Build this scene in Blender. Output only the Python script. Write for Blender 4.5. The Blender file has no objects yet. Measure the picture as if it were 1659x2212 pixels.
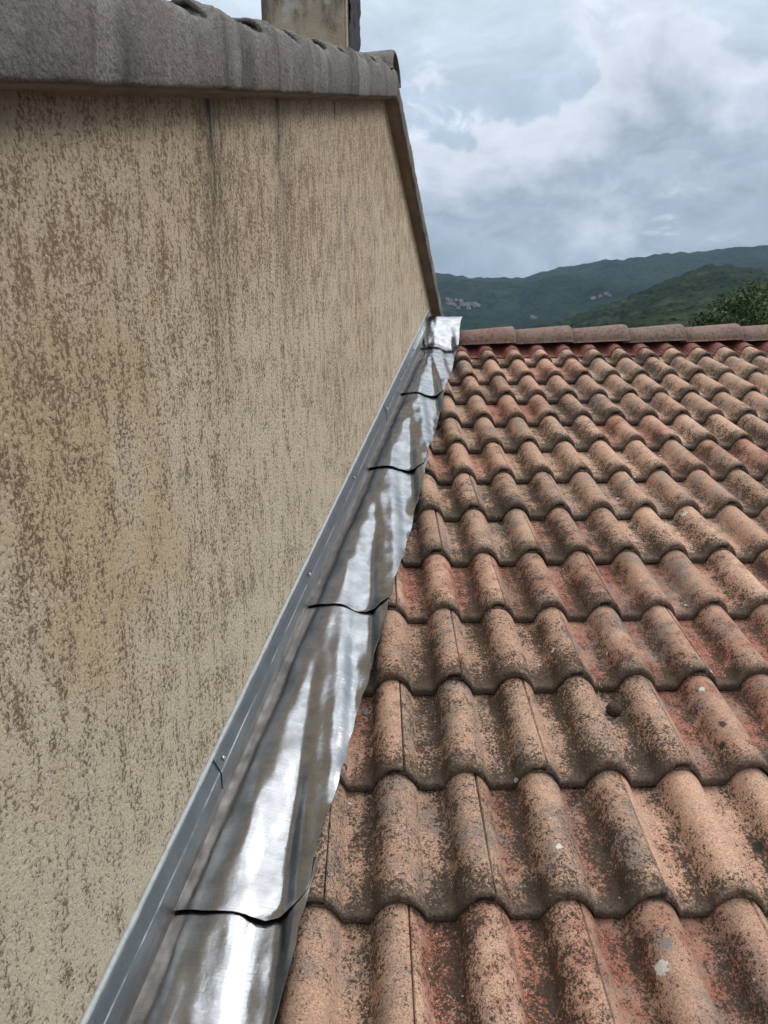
import bpy, bmesh, math, random
import numpy as np
from mathutils import Vector, Matrix, noise as mnoise

random.seed(7); rng = np.random.default_rng(7)
sc = bpy.context.scene
COL = sc.collection
rad = math.radians

# ------------------------------------------------------------------ frames
# roof frame: x along the ridge, s up the slope, n out of the slope (origin on a tile crest)
TH = rad(17.0); CT, ST = math.cos(TH), math.sin(TH)
def RP(x, s, n): return Vector((x, s*CT - n*ST, s*ST + n*CT))
# neighbour's gable wall: H along the wall, t out of it, z up; the wall stands askew to the tiles
NW = Vector((0.983847, -0.179011, 0.0)); HW = Vector((0.179011, 0.983847, 0.0))
PW0 = Vector((-0.24, -0.029237, 0.0)); T0 = PW0.dot(NW)
def WP(H, t, z): return HW*H + NW*(T0 + t) + Vector((0, 0, z))

# ------------------------------------------------------------------ camera
cam_d = bpy.data.cameras.new('camera'); cam = bpy.data.objects.new('camera', cam_d); COL.objects.link(cam)
sc.camera = cam
cam_d.sensor_fit = 'HORIZONTAL'; cam_d.sensor_width = 36.0; cam_d.lens = 36.0*1925/1920
cam_d.clip_start = 0.02; cam_d.clip_end = 30000
Rc = [(0.99988234, -0.01054692, -0.01113822), (-0.01475522, -0.46282558, -0.88632656), (0.00419296, 0.88638662, -0.46292674)]
ax = RP(*Rc[0]); ay = -RP(*Rc[1]); az_ = -RP(*Rc[2]); CAM = RP(0.12873833, -0.87441316, 1.23554026)
cam.matrix_world = Matrix(((ax.x, ay.x, az_.x, CAM.x), (ax.y, ay.y, az_.y, CAM.y), (ax.z, ay.z, az_.z, CAM.z), (0, 0, 0, 1)))
cam_d.dof.use_dof = True; cam_d.dof.focus_distance = 1.9; cam_d.dof.aperture_fstop = 20.0
sc.render.resolution_x, sc.render.resolution_y = 768, 1024
sc.render.engine = 'CYCLES'
sc.view_settings.view_transform = 'Standard'; sc.view_settings.look = 'None'; sc.view_settings.gamma = 1.0
sc.view_settings.exposure = 0.14
sc.cycles.max_bounces = 5; sc.cycles.diffuse_bounces = 2; sc.cycles.glossy_bounces = 3; sc.cycles.volume_bounces = 0

# ------------------------------------------------------------------ node helper
class NT:
    def __init__(self, tree): self.t = tree; tree.nodes.clear()
    def nd(self, typ, ins=None, out=0, **props):
        n = self.t.nodes.new(typ)
        for k, v in props.items(): setattr(n, k, v)
        for k, v in (ins or {}).items():
            s = n.inputs[k]
            if isinstance(v, bpy.types.NodeSocket): self.t.links.new(v, s)
            elif isinstance(v, bpy.types.Node): self.t.links.new(v.outputs[0], s)
            else: s.default_value = v
        return n.outputs[out] if out is not None else n
    def m(self, op, a, b=0.0, c=0.0, clamp=False):
        return self.nd('ShaderNodeMath', {0: a, 1: b, 2: c}, operation=op, use_clamp=clamp)
    def add(self, a, b): return self.m('ADD', a, b)
    def sub(self, a, b): return self.m('SUBTRACT', a, b)
    def mul(self, a, b): return self.m('MULTIPLY', a, b)
    def step(self, x, lo, hi, a=0.0, b=1.0):     # smooth map range, clamped
        return self.nd('ShaderNodeMapRange', {'Value': x, 'From Min': lo, 'From Max': hi, 'To Min': a, 'To Max': b}, interpolation_type='SMOOTHSTEP')
    def lin(self, x, lo, hi, a=0.0, b=1.0):
        return self.nd('ShaderNodeMapRange', {'Value': x, 'From Min': lo, 'From Max': hi, 'To Min': a, 'To Max': b})
    def noise(self, vec, scale, detail=2.0, rough=0.5, dist=0.0):
        return self.nd('ShaderNodeTexNoise', {'Vector': vec, 'Scale': scale, 'Detail': detail, 'Roughness': rough, 'Distortion': dist}, noise_dimensions='3D')
    def scale(self, vec, v, off=(0, 0, 0)):
        return self.nd('ShaderNodeMapping', {'Vector': vec, 'Scale': v, 'Location': off})
    def mix(self, f, a, b, mode='MIX'):
        n = self.t.nodes.new('ShaderNodeMix'); n.data_type = 'RGBA'; n.blend_type = mode; n.clamp_factor = True
        for i, v in ((0, f), (6, a), (7, b)):
            s = n.inputs[i]
            if isinstance(v, bpy.types.NodeSocket): self.t.links.new(v, s)
            elif i == 0: s.default_value = v
            else: s.default_value = (v[0], v[1], v[2], 1.0)
        return n.outputs[2]
    def sep(self, v):
        n = self.t.nodes.new('ShaderNodeSeparateXYZ'); self.t.links.new(v, n.inputs[0]); return n.outputs
    def comb(self, x, y, z): return self.nd('ShaderNodeCombineXYZ', {0: x, 1: y, 2: z})
    def bump(self, h, strength, dist, normal=None):
        i = {'Height': h, 'Strength': strength, 'Distance': dist}
        if normal is not None: i['Normal'] = normal
        return self.nd('ShaderNodeBump', i)
    def out(self, sh): self.nd('ShaderNodeOutputMaterial', {'Surface': sh}, out=None)
    def pbr(self, col, rough=0.9, metal=0.0, normal=None, **kw):
        i = {'Base Color': col if isinstance(col, bpy.types.NodeSocket) else (*col, 1), 'Roughness': rough, 'Metallic': metal}
        if normal is not None: i['Normal'] = normal
        i.update(kw)
        self.out(self.nd('ShaderNodeBsdfPrincipled', i))
def mat(name):
    m = bpy.data.materials.new(name); m.use_nodes = True
    return m, NT(m.node_tree)

# ------------------------------------------------------------------ world: heavy broken overcast
SUN_EL, SUN_AZ = 50.0, 72.0          # azimuth clockwise from +Y (off to the right)
w = bpy.data.worlds.new('World'); sc.world = w; w.use_nodes = True
g = NT(w.node_tree)
sky = g.nd('ShaderNodeTexSky', sky_type='NISHITA', sun_disc=False, sun_elevation=rad(SUN_EL), sun_rotation=rad(SUN_AZ))
D = g.nd('ShaderNodeTexCoord', out=None).outputs['Generated']
dx, dy, dz = g.sep(D)
el = g.m('ARCSINE', dz)                                     # elevation in radians
warp = g.noise(D, 2.6, 5, 0.55)
big = g.noise(g.scale(D, (1, 1, 1.5), (0.62, 0.3, 0.11)), 3.6, 8, 0.55, 0.25)
fine = g.noise(g.scale(D, (1, 1, 2.0), (2.2, 1.3, 0.4)), 9.0, 9, 0.62, 0.6)
bil = g.noise(g.scale(D, (1, 1, 1.2), (5.1, 2.2, 0.8)), 13.0, 7, 0.52, 0.2)
def ramp(x, stops):
    r = g.t.nodes.new('ShaderNodeValToRGB'); g.t.links.new(x, r.inputs[0]); cr = r.color_ramp
    while len(cr.elements) < len(stops): cr.elements.new(0.5)
    for e_, (p_, c_) in zip(cr.elements, stops): e_.position = p_; e_.color = (*c_, 1)
    return r.outputs[0]
# upper cloud sheet, brightening towards the zenith (ramp stores values / 3.2)
hi = ramp(g.lin(g.add(el, g.mul(g.sub(warp, .5), .45)), 0.0, 1.57), [(0.0, (.12, .145, .175)), (.16, (.155, .187, .222)), (.26, (.205, .232, .262)), (.42, (.36, .385, .415)), (.75, (.66, .69, .72)), (1.0, (.74, .77, .80))])
hi = g.mix(1.0, hi, (3.2, 3.2, 3.2), 'MULTIPLY')
# banked cumulus below it: white tops, slate undersides
top_el = g.add(.352, g.add(g.mul(g.sub(warp, .5), .55), g.add(g.mul(g.sub(bil, .5), .17), g.mul(g.sub(big, .5), .22))))
dep = g.sub(top_el, el)                                     # how far below the cloud top
inner = g.add(dep, g.add(g.mul(g.sub(big, .5), .55), g.add(g.mul(g.sub(fine, .5), .36), g.mul(g.sub(bil, .5), .16))))
lo = ramp(g.lin(inner, -.05, .40), [(0.0, (.80, .84, .93)), (.17, (.75, .79, .88)), (.34, (.54, .60, .69)), (.54, (.325, .395, .465)), (.72, (.385, .455, .53)), (1.0, (.26, .32, .39))])
ccol = g.mix(g.mul(g.step(dep, -.004, .016), g.step(dep, -.05, .10, .60, .97)), hi, lo)
lum = g.add(1.0, g.add(g.mul(g.sub(fine, .5), .85), g.mul(g.sub(big, .5), .35)))
ccol = g.mix(1.0, ccol, g.comb(lum, lum, lum), 'MULTIPLY')
wisp = g.mul(g.step(fine, .53, .66), g.step(g.noise(g.scale(D, (1, 1, 1.6), (7.7, 3.1, 1.9)), 4.5, 4, .5), .48, .60))
ccol = g.mix(g.mul(wisp, .6), ccol, (.88, .93, 1.0))
bgc = g.nd('ShaderNodeBackground', {'Color': ccol, 'Strength': 1.0})
bgs = g.nd('ShaderNodeBackground', {'Color': sky, 'Strength': 0.1})
mixw = g.nd('ShaderNodeMixShader', {0: 0.95, 1: bgs, 2: bgc})
g.nd('ShaderNodeOutputWorld', {'Surface': mixw}, out=None)

sd = bpy.data.lights.new('sun', 'SUN'); sun = bpy.data.objects.new('sun', sd); COL.objects.link(sun)
sd.energy = 1.5; sd.angle = rad(22); sd.color = (1.0, 0.965, 0.91)
sdir = Vector((math.sin(rad(SUN_AZ))*math.cos(rad(SUN_EL)), math.cos(rad(SUN_AZ))*math.cos(rad(SUN_EL)), math.sin(rad(SUN_EL))))
sun.rotation_euler = sdir.to_track_quat('Z', 'Y').to_euler()

# ------------------------------------------------------------------ object helpers
def tag(o, label=None, cat=None, group=None, kind=None):
    if label: o['label'] = label
    if cat: o['category'] = cat
    if group: o['group'] = group
    if kind: o['kind'] = kind
    return o
def link(name, me, m=None, parent=None, mw=None):
    o = bpy.data.objects.new(name, me); COL.objects.link(o)
    if m is not None and me is not None and not me.materials: me.materials.append(m)
    if parent is not None: o.parent = parent
    if mw is not None: o.matrix_local = mw
    return o
def empty(name, loc, mw=None):
    o = bpy.data.objects.new(name, None); COL.objects.link(o); o.empty_display_size = 0.1
    if mw is not None: o.matrix_world = mw
    else: o.location = loc
    return o
def mesh(name, vs, fs, smooth=True, uv=None):
    me = bpy.data.meshes.new(name); me.from_pydata([tuple(v) for v in vs], [], fs)
    if smooth: me.polygons.foreach_set('use_smooth', [True]*len(me.polygons))
    if uv is not None:
        l = me.uv_layers.new(name='UVMap'); idx = np.empty(len(me.loops), int); me.loops.foreach_get('vertex_index', idx)
        l.data.foreach_set('uv', np.asarray(uv, float)[idx].ravel())
    me.update(); return me
def grid_faces(nu, nv, closed_u=False, flip=False):
    fs = []
    for i in range(nu if closed_u else nu-1):
        j = (i+1) % nu
        for k in range(nv-1):
            f = (i*nv+k, j*nv+k, j*nv+k+1, i*nv+k+1)
            fs.append(f[::-1] if flip else f)
    return fs
def bm_mesh(name, fn, smooth=False):
    bm = bmesh.new(); fn(bm); bmesh.ops.recalc_face_normals(bm, faces=bm.faces)
    me = bpy.data.meshes.new(name); bm.to_mesh(me); bm.free()
    if smooth: me.polygons.foreach_set('use_smooth', [True]*len(me.polygons))
    return me
def box(bm, x0, x1, y0, y1, z0, z1, f=None, bevel=0.0):
    r = bmesh.ops.create_cube(bm, size=1.0)
    for v in r['verts']:
        p = (x0+(v.co.x+.5)*(x1-x0), y0+(v.co.y+.5)*(y1-y0), z0+(v.co.z+.5)*(z1-z0))
        v.co = f(*p) if f else Vector(p)
    if bevel:
        es = list({e for v in r['verts'] for e in v.link_edges})
        bmesh.ops.bevel(bm, geom=es, offset=bevel, segments=2, affect='EDGES')
def prism(bm, poly, f, d0, d1):
    a = [bm.verts.new(f(p[0], p[1], d0)) for p in poly]; b = [bm.verts.new(f(p[0], p[1], d1)) for p in poly]
    bm.faces.new(a); bm.faces.new(b[::-1]); n = len(poly)
    for i in range(n): bm.faces.new((a[i], b[i], b[(i+1) % n], a[(i+1) % n]))
# numpy value noise
def vnoise(x, y, seed=0):
    xi, yi = np.floor(x).astype(np.int64), np.floor(y).astype(np.int64); fx, fy = x-xi, y-yi
    fx = fx*fx*(3-2*fx); fy = fy*fy*(3-2*fy)
    def hsh(a, b):
        n = (a*374761393 + b*668265263 + seed*1442695041) & 0xffffffff
        n = ((n ^ (n >> 13))*1274126177) & 0xffffffff
        return ((n ^ (n >> 16)) & 0xffff)/65535.0
    return (hsh(xi, yi)*(1-fx)+hsh(xi+1, yi)*fx)*(1-fy) + (hsh(xi, yi+1)*(1-fx)+hsh(xi+1, yi+1)*fx)*fy
def fbm(x, y, o=4, seed=0):
    r = 0; a = .5; 
    for i in range(o): r = r + a*vnoise(x*2**i, y*2**i, seed+i*17); a *= .5
    return r/(1-.5**o)
def sstep(x, a, b):
    t = np.clip((x-a)/(b-a), 0, 1); return t*t*(3-2*t)

# ------------------------------------------------------------------ tile profile, photo pixel to roof
G = 0.29994; TT = 0.025; HH = 0.052; PIT = 0.15; JN = 0.020
SR = 3.625                                     # slope distance of the ridge
def prof(x):                                   # height of the tile profile relative to the crest, x in metres
    q = ((x/PIT + .5) % 1.0 - .5)*PIT; d = abs(q); k = .0455 if q < 0 else .0495
    a = min(d/k, 1.0); arch = max(0.0, 1-a**2.15)**.66; soft = .5+.5*math.cos(math.pi*min(d/.061, 1.0)**1.25)
    m_ = .06 if q < 0 else .22
    return -HH*(1 - (arch*(1-m_) + soft*m_))
def onz(px, py, n0):       # a photo pixel (1659 wide) on the roof plane n = n0
    f = 1925*1659/1920; k = Vector(((px-829.5)/f, (py-1106)/f, 1.0))
    d = [Rc[0][i]*k.x + Rc[1][i]*k.y + Rc[2][i]*k.z for i in range(3)]
    o = (0.12873833, -0.87441316, 1.23554026); t = (n0-o[2])/d[2]
    return o[0]+t*d[0], o[1]+t*d[1]
def on_tile(px, py):
    x, s = onz(px, py, .0); 
    for _ in range(6):
        fr = (s/G) % 1.0; n = TT*(1-fr) + prof(x); x, s = onz(px, py, n)
    return x, s, n

# ------------------------------------------------------------------ materials
def m_tile():
    m, n = mat('aged_concrete_tile')
    geo = n.nd('ShaderNodeNewGeometry', out=None); P = geo.outputs['Position']
    oi = n.nd('ShaderNodeObjectInfo', out=None); oc = n.sep(oi.outputs['Color'])   # r redness, g value, b lichen
    uv = n.nd('ShaderNodeUVMap', out=0); u0, v, _ = n.sep(uv)
    u = n.mul(n.sub(n.m('FRACT', n.add(u0, .5)), .5), 2.0)      # u: -1..1 across the roll (0 crest), v: metres from the lip
    rnd = oi.outputs['Random']
    grain = n.noise(P, 430, 3, 0.75); grain2 = n.noise(P, 190, 4, 0.7); big = n.noise(P, 6, 4, 0.6); mid = n.noise(P, 30, 5, 0.65)
    pores = n.noise(n.scale(P, (1, 1, 1), (9, 4, 2)), 300, 3, .7)
    # weathered sand-pink body
    c = n.mix(n.step(big, .3, .7), (.50, .315, .215), (.45, .290, .200))
    c = n.mix(n.step(rnd, .0, 1.0), c, n.mix(.7, c, (.43, .245, .165)))
    c = n.mix(n.mul(n.step(mid, .45, .75), .5), c, (.37, .255, .190))
    # unworn red slurry in the channels and on some tiles
    chan = n.step(n.m('ABSOLUTE', u), .30, .85)
    redm = n.mul(n.step(n.add(n.mul(big, .8), n.add(n.mul(oc[0], .62), n.add(n.mul(chan, .20), n.mul(n.sub(mid, .5), .55)))), .66, 1.05), n.step(grain2, .34, .56))
    c = n.mix(n.mul(redm, .90), c, (.26, .060, .038))
    # grey bloom
    gb = n.mul(n.step(n.noise(n.scale(P, (1, 1, 1), (3, 1, 7)), 10, 4, .65), .44, .66), n.mul(n.sub(1.05, oc[1]), 1.7))
    c = n.mix(gb, c, (.235, .190, .160))
    # sand grain
    gv = n.mul(n.add(n.lin(grain, .36, .64, .64, 1.28), n.lin(grain2, .36, .64, -.22, .22)), n.lin(oc[1], .55, 1.0, .86, 1.08))
    c = n.mix(1.0, c, n.comb(gv, gv, gv), 'MULTIPLY')
    c = n.mix(n.mul(n.step(pores, .575, .625), .60), c, (.10, .068, .048))
    # dark lichen: dense on the left flank and in the channel, sparse on the crest
    left = n.mul(n.step(u, -.98, -.70), n.step(u, -.70, -.10, 1, 0))
    pan = n.step(n.m('ABSOLUTE', u), .60, .90)
    dens = n.add(n.add(n.mul(left, .105), n.mul(pan, .055)), n.add(n.mul(n.step(v, .11, .0), .08), n.mul(n.sub(oc[2], .5), .13)))
    dens = n.add(dens, n.lin(mid, .25, .75, -.08, .09)); dens = n.add(dens, n.lin(big, .3, .7, -.05, .06))
    ln = n.noise(n.scale(P, (1, .85, 1)), 155, 6, 0.74, 0.1)
    sp2 = n.noise(n.scale(P, (1, 1, 1), (2, 8, 5)), 270, 3, .65)
    lich = n.m('MAXIMUM', n.step(n.add(ln, dens), .605, .645), n.step(n.add(sp2, n.mul(dens, .9)), .640, .665))
    c = n.mix(n.mul(lich, .94), c, n.mix(n.step(grain2, .35, .65), (.024, .017, .011), (.070, .050, .034)))
    # olive moss tinge and grime along the lip
    c = n.mix(n.mul(n.step(n.add(n.mul(left, .5), n.mul(n.step(v, .05, 0.0), .5)), .2, .8), n.mul(n.step(mid, .3, .65), .12)), c, (.12, .095, .050))
    grime = n.mul(n.step(n.add(v, n.add(n.mul(n.sub(mid, .5), .07), n.mul(n.sub(grain2, .5), .07))), .040, -.008), .78)
    c = n.mix(grime, c, n.mix(n.step(grain2, .35, .65), (.058, .043, .031), (.15, .115, .088)))
    # crusty pale lichen dots
    vo = n.nd('ShaderNodeTexVoronoi', {'Vector': P, 'Scale': 17.0, 'Randomness': 1.0}, out=None)
    sel = n.sep(vo.outputs['Color'])
    dist = n.add(vo.outputs['Distance'], n.mul(n.sub(ln, .5), .10))
    dot = n.mul(n.m('LESS_THAN', dist, n.lin(sel[1], 0, 1, .035, .12)), n.m('GREATER_THAN', sel[0], .84))
    c = n.mix(n.mul(dot, .85), c, n.mix(n.m('GREATER_THAN', sel[2], .80), (.52, .50, .44), (.035, .032, .028)))
    vo2 = n.nd('ShaderNodeTexVoronoi', {'Vector': P, 'Scale': 60.0}, out=None); s2 = n.sep(vo2.outputs['Color'])
    c = n.mix(n.mul(n.mul(n.m('LESS_THAN', vo2.outputs['Distance'], .13), n.m('GREATER_THAN', s2[0], .93)), .7), c, (.55, .50, .42))
    # a few large patches that can be recognised
    for (x, s, z_, r, col) in BLOTS:
        q = RP(x, s, z_)
        dd = n.nd('ShaderNodeVectorMath', {0: P, 1: tuple(q)}, operation='DISTANCE', out=None).outputs['Value']
        k = n.step(n.add(dd, n.mul(n.sub(ln, .5), r*3.2)), r*1.1, r*.8)
        c = n.mix(n.mul(k, .9), c, col)
    h = n.add(n.mul(grain, .5), n.mul(grain2, .6))
    n.pbr(c, n.lin(lich, 0, 1, .88, .96), 0.0, n.bump(h, .9, .0026), **{'Specular IOR Level': .25})
    return m
WHT, BLK = (.56, .54, .47), (.03, .03, .026)
BLOTS = []
for (px, py, r, col) in [(1430, 2090, .0085, WHT), (1206, 1828, .0045, WHT), (1562, 1565, .007, BLK), (1560, 1610, .006, BLK), (1638, 1830, .008, BLK),
                         (1440, 2040, .006, (.17, .16, .145)), (1625, 1067, .010, WHT), (1478, 1110, .008, WHT), (1516, 1490, .005, WHT), (1195, 1405, .0045, WHT)]:
    BLOTS.append((*on_tile(px, py), r*1.45, col))
M_TILE = m_tile()

def m_ridge():
    m, n = mat('aged_ridge_tile')
    P = n.nd('ShaderNodeNewGeometry', out=None).outputs['Position']
    oi = n.nd('ShaderNodeObjectInfo', out=None).outputs['Random']
    a, b, gr = n.noise(P, 9, 4, .6), n.noise(P, 60, 5, .65), n.noise(P, 420, 2, .6)
    c = n.mix(n.step(n.add(a, n.mul(n.sub(oi, .5), .3)), .35, .65), (.205, .130, .100), (.25, .125, .092))
    c = n.mix(n.mul(n.step(n.add(b, n.mul(n.sub(a, .5), .5)), .42, .58), .85), c, (.095, .080, .062))
    c = n.mix(n.mul(n.step(n.noise(P, 130, 2, .5), .66, .72), .5), c, (.36, .33, .28))
    gv = n.lin(gr, .3, .7, .75, 1.2); c = n.mix(1, c, n.comb(gv, gv, gv), 'MULTIPLY')
    n.pbr(c, .93, 0, n.bump(n.add(gr, b), .6, .003)); return m
M_RIDGE = m_ridge()
def m_strip():
    m, n = mat('red_ventilation_strip')
    P = n.nd('ShaderNodeNewGeometry', out=None).outputs['Position']
    wv = n.nd('ShaderNodeTexWave', {'Vector': P, 'Scale': 70.0}, wave_type='BANDS', bands_direction='X', out=1)
    c = n.mix(n.step(n.noise(P, 40, 3, .6), .4, .7), (.25, .080, .060), (.18, .07, .058))
    n.pbr(c, .7, 0, n.bump(wv, .8, .004)); return m
M_STRIP = m_strip()

def m_wall():
    m, n = mat('scraped_render')
    O = n.nd('ShaderNodeTexCoord', out=None).outputs['Object']
    H, Y, Z = n.sep(O)
    d = n.sub(n.add(2.015-.306*2.207, n.mul(H, .306)), Z)             # metres below the near rake
    wob = n.noise(n.scale(O, (1, 1, .6)), 6, 3, .5)
    Pw = n.nd('ShaderNodeVectorMath', {0: O, 1: n.comb(n.mul(n.sub(wob, .5), .03), 0.0, 0.0)}, operation='ADD')
    big = n.noise(n.scale(Pw, (1, 1, .8)), 2.6, 4, .55)
    med = n.noise(n.scale(Pw, (1, 1, .48)), 24, 5, .6)
    med2 = n.noise(n.scale(Pw, (1, 1, .24), (5, 0, 3)), 75, 4, .6)
    topd = n.step(d, .60, .05)
    cov = n.add(n.add(n.mul(n.sub(med, .5), .78), n.mul(n.sub(med2, .5), n.lin(topd, 0, 1, .55, .9))), n.add(n.mul(n.sub(big, .5), .46), n.add(n.mul(topd, .02), n.lin(Z, .95, .25, .015, -.015))))
    roughm = n.step(cov, -.09, .10)
    fl = n.noise(n.scale(Pw, (1, 1, .92)), 140, 5, .74, .5)
    fl2 = n.noise(n.scale(Pw, (1, 1, .8), (1, 2, 3)), 430, 3, .7)
    fleck = n.step(n.add(n.add(fl, n.mul(cov, .48)), n.mul(n.sub(fl2, .5), .34)), .530, .568)
    flat = n.mix(n.step(big, .3, .7), (.66, .55, .40), (.67, .545, .38))
    flat = n.mix(n.lin(Z, .1, 1.1), n.mix(.5, flat, (.61, .54, .41)), flat)
    # ochre blooms
    rr = n.m('SQRT', n.add(n.m('POWER', n.mul(n.add(H, .22), 1.25), 2.0), n.m('POWER', n.sub(Z, .78), 2.0)))
    och = n.step(n.add(n.noise(n.scale(O, (1, 1, .75), (2.3, 0, 1.7)), 4.5, 4, .55), n.lin(rr, .0, .60, .24, -.16)), .48, .66)
    flat = n.mix(n.mul(och, .60), flat, (.56, .405, .225))
    sand = n.mix(n.step(fl2, .35, .65), n.mix(.35, flat, (.36, .28, .20)), n.mix(.4, flat, (.55, .47, .36)))
    c = n.mix(n.mul(roughm, .65), flat, sand)
    fcol = n.mix(n.step(big, .35, .65), (.095, .055, .029), (.135, .080, .036))
    c = n.mix(n.mul(fleck, .80), c, fcol)
    # pinkish upper band, dirt under the verge
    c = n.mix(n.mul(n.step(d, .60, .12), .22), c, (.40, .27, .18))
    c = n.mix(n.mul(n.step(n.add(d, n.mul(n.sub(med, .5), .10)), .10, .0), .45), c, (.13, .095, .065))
    # black run-off streaks and one pale run
    lw = n.mul(n.sub(n.noise(n.comb(0.0, 0.0, Z), 9, 3, .5), .5), .03)
    sp = n.step(med2, .30, .62)
    for (h0, wd, ln_, k) in [(.287, .016, .30, .85), (.717, .014, .26, .85), (1.307, .010, .17, .9), (.30, .07, .80, .42), (.74, .075, .75, .38), (1.90, .012, .12, .4)]:
        q = n.m('ABSOLUTE', n.sub(n.add(H, lw), h0))
        k_ = n.mul(n.mul(n.step(q, wd*1.6, wd*.2), n.step(d, ln_, .0)), n.mul(k, n.lin(sp, 0, 1, .45, 1)))
        c = n.mix(k_, c, (.050, .046, .042))
    q = n.m('ABSOLUTE', n.sub(n.add(H, n.add(n.mul(lw, .6), n.mul(d, .02))), 1.395))
    c = n.mix(n.mul(n.mul(n.step(q, .022, .004), n.mul(n.step(d, .22, .34), n.step(d, .64, .45))), .65), c, (.58, .55, .48))
    h = n.add(n.mul(n.add(fl, n.mul(cov, .5)), -1.6), n.mul(fl2, -.35))
    n.pbr(c, .95, 0, n.bump(h, .9, .0050), **{'Specular IOR Level': .2})
    return m
M_WALL = m_wall()

def m_cement(name='weathered_cement', dark=1.0):
    m, n = mat(name)
    O = n.nd('ShaderNodeTexCoord', out=None).outputs['Object']; H, Y, Z = n.sep(O)
    fine = n.noise(O, 150, 5, .72); med = n.noise(O, 34, 4, .6); big = n.noise(n.scale(O, (1, 1, .5)), 5, 4, .6)
    run = n.noise(n.scale(O, (1, 1, .07)), 14, 4, .6)
    c = n.mix(n.step(big, .35, .65), (.225, .208, .188), (.265, .232, .207))
    c = n.mix(n.mul(n.step(n.add(run, n.mul(n.sub(med, .5), .25)), .47, .66), .68), c, (.095, .092, .090))
    c = n.mix(n.mul(n.step(n.noise(n.scale(O, (1, 1, .1), (4, 4, 4)), 9, 3, .6), .54, .68), .45), c, (.43, .41, .375))
    c = n.mix(n.mul(n.step(fine, .38, .56, 1, 0), .62), c, (.11, .10, .09))
    c = n.mix(n.mul(n.step(med, .58, .72), .4), c, (.33, .30, .265))
    n.pbr(c, .96, 0, n.bump(n.add(n.mul(fine, .8), n.mul(med, .5)), 1.0, .011), **{'Specular IOR Level': .15})
    return m
M_CEM = m_cement()
def m_soffit():
    m, n = mat('stained_soffit_render')
    O = n.nd('ShaderNodeTexCoord', out=None).outputs['Object']
    a, b = n.noise(O, 7, 4, .6), n.noise(O, 120, 4, .6)
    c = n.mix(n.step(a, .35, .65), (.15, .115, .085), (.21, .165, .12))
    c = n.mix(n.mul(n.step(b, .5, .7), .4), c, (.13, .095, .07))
    n.pbr(c, .95, 0, n.bump(b, .6, .003)); return m
M_SOF = m_soffit()

def m_sheet():
    m, n = mat('bare_flashing_metal')
    uv = n.nd('ShaderNodeUVMap', out=0); P = n.nd('ShaderNodeNewGeometry', out=None).outputs['Position']
    brush = n.noise(n.scale(uv, (9, 420, 1)), 1.0, 3, .6)            # fine rolling scratches across the sheet
    brush2 = n.noise(n.scale(uv, (160, 8, 1)), 1.0, 2, .6)
    blot = n.noise(P, 22, 5, .6); spot = n.noise(P, 330, 2, .5)
    c = n.mix(n.step(blot, .35, .68), (.43, .435, .44), (.29, .295, .30))
    c = n.mix(n.mul(n.step(brush, .52, .68), .45), c, (.22, .22, .225))
    vo = n.nd('ShaderNodeTexVoronoi', {'Vector': P, 'Scale': 120.0}, out=None); s2 = n.sep(vo.outputs['Color'])
    dr = n.mul(n.m('LESS_THAN', vo.outputs['Distance'], n.lin(s2[1], 0, 1, .08, .2)), n.m('GREATER_THAN', s2[0], .80))
    c = n.mix(n.mul(dr, .5), c, (.25, .25, .26))
    scr = n.step(n.noise(n.scale(uv, (1.2, 60, 1), (3, 2, 0)), 1.0, 4, .7, .4), .71, .75)
    c = n.mix(n.mul(scr, .45), c, (.28, .28, .29))
    uvx = n.sep(uv)[0]; stand = n.step(uvx, .004, -.003)             # brushed upstand behind the strip; its brown paints in the tile reflection
    c = n.mix(n.mul(stand, .75), c, (.20, .175, .155))
    r = n.add(n.lin(blot, .3, .7, .08, .22), n.add(n.mul(brush, .12), n.mul(stand, .32)))
    nb = n.bump(n.add(n.mul(brush, .7), n.mul(n.noise(P, 18, 5, .55), 3.4)), .24, .0018)
    n.pbr(c, r, 1.0, nb, Anisotropic=.35)
    return m
M_SHEET = m_sheet()
def m_cover():
    m, n = mat('grey_coated_cover_strip')
    P = n.nd('ShaderNodeNewGeometry', out=None).outputs['Position']; uv = n.nd('ShaderNodeUVMap', out=0); u, v, _ = n.sep(uv)
    a, b = n.noise(P, 14, 4, .6), n.noise(P, 140, 3, .6)
    c = n.mix(n.step(a, .35, .65), (.080, .097, .107), (.105, .122, .132))
    c = n.mix(n.mul(n.step(b, .6, .72), .35), c, (.22, .24, .25))
    wear = n.mul(n.step(n.m('ABSOLUTE', n.sub(u, .45)), .030, .006), n.step(n.noise(n.comb(v, 0.0, 0.0), 5, 4, .6), .42, .60))
    c = n.mix(n.mul(wear, .9), c, (.68, .69, .70))
    n.pbr(c, n.lin(b, .3, .7, .33, .46), n.lin(wear, 0, 1, .25, 1), n.bump(b, .15, .001)); return m
M_COVER = m_cover()
def simple(name, c0, c1, scale=40, rough=.8, metal=0.0, bump=.0015, det=4):
    m, n = mat(name); P = n.nd('ShaderNodeTexCoord', out=None).outputs['Object']
    a = n.noise(P, scale, det, .6)
    n.pbr(n.mix(n.step(a, .32, .68), c0, c1), rough, metal, n.bump(a, .5, bump)); return m
M_SEAL = simple('grey_sealant', (.30, .315, .32), (.38, .39, .39), 90, .5)
M_SCREW = simple('screw_head_metal', (.42, .43, .44), (.55, .56, .57), 300, .3, 1.0, .0003)
M_DECK = simple('dark_roof_underlay', (.02, .018, .016), (.035, .03, .026), 20)
M_HOUSE = simple('cream_render', (.46, .40, .31), (.52, .46, .36), 12, .95)
M_BLACKRUB = simple('black_rubber', (.015, .015, .015), (.03, .03, .03), 200, .5)

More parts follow.
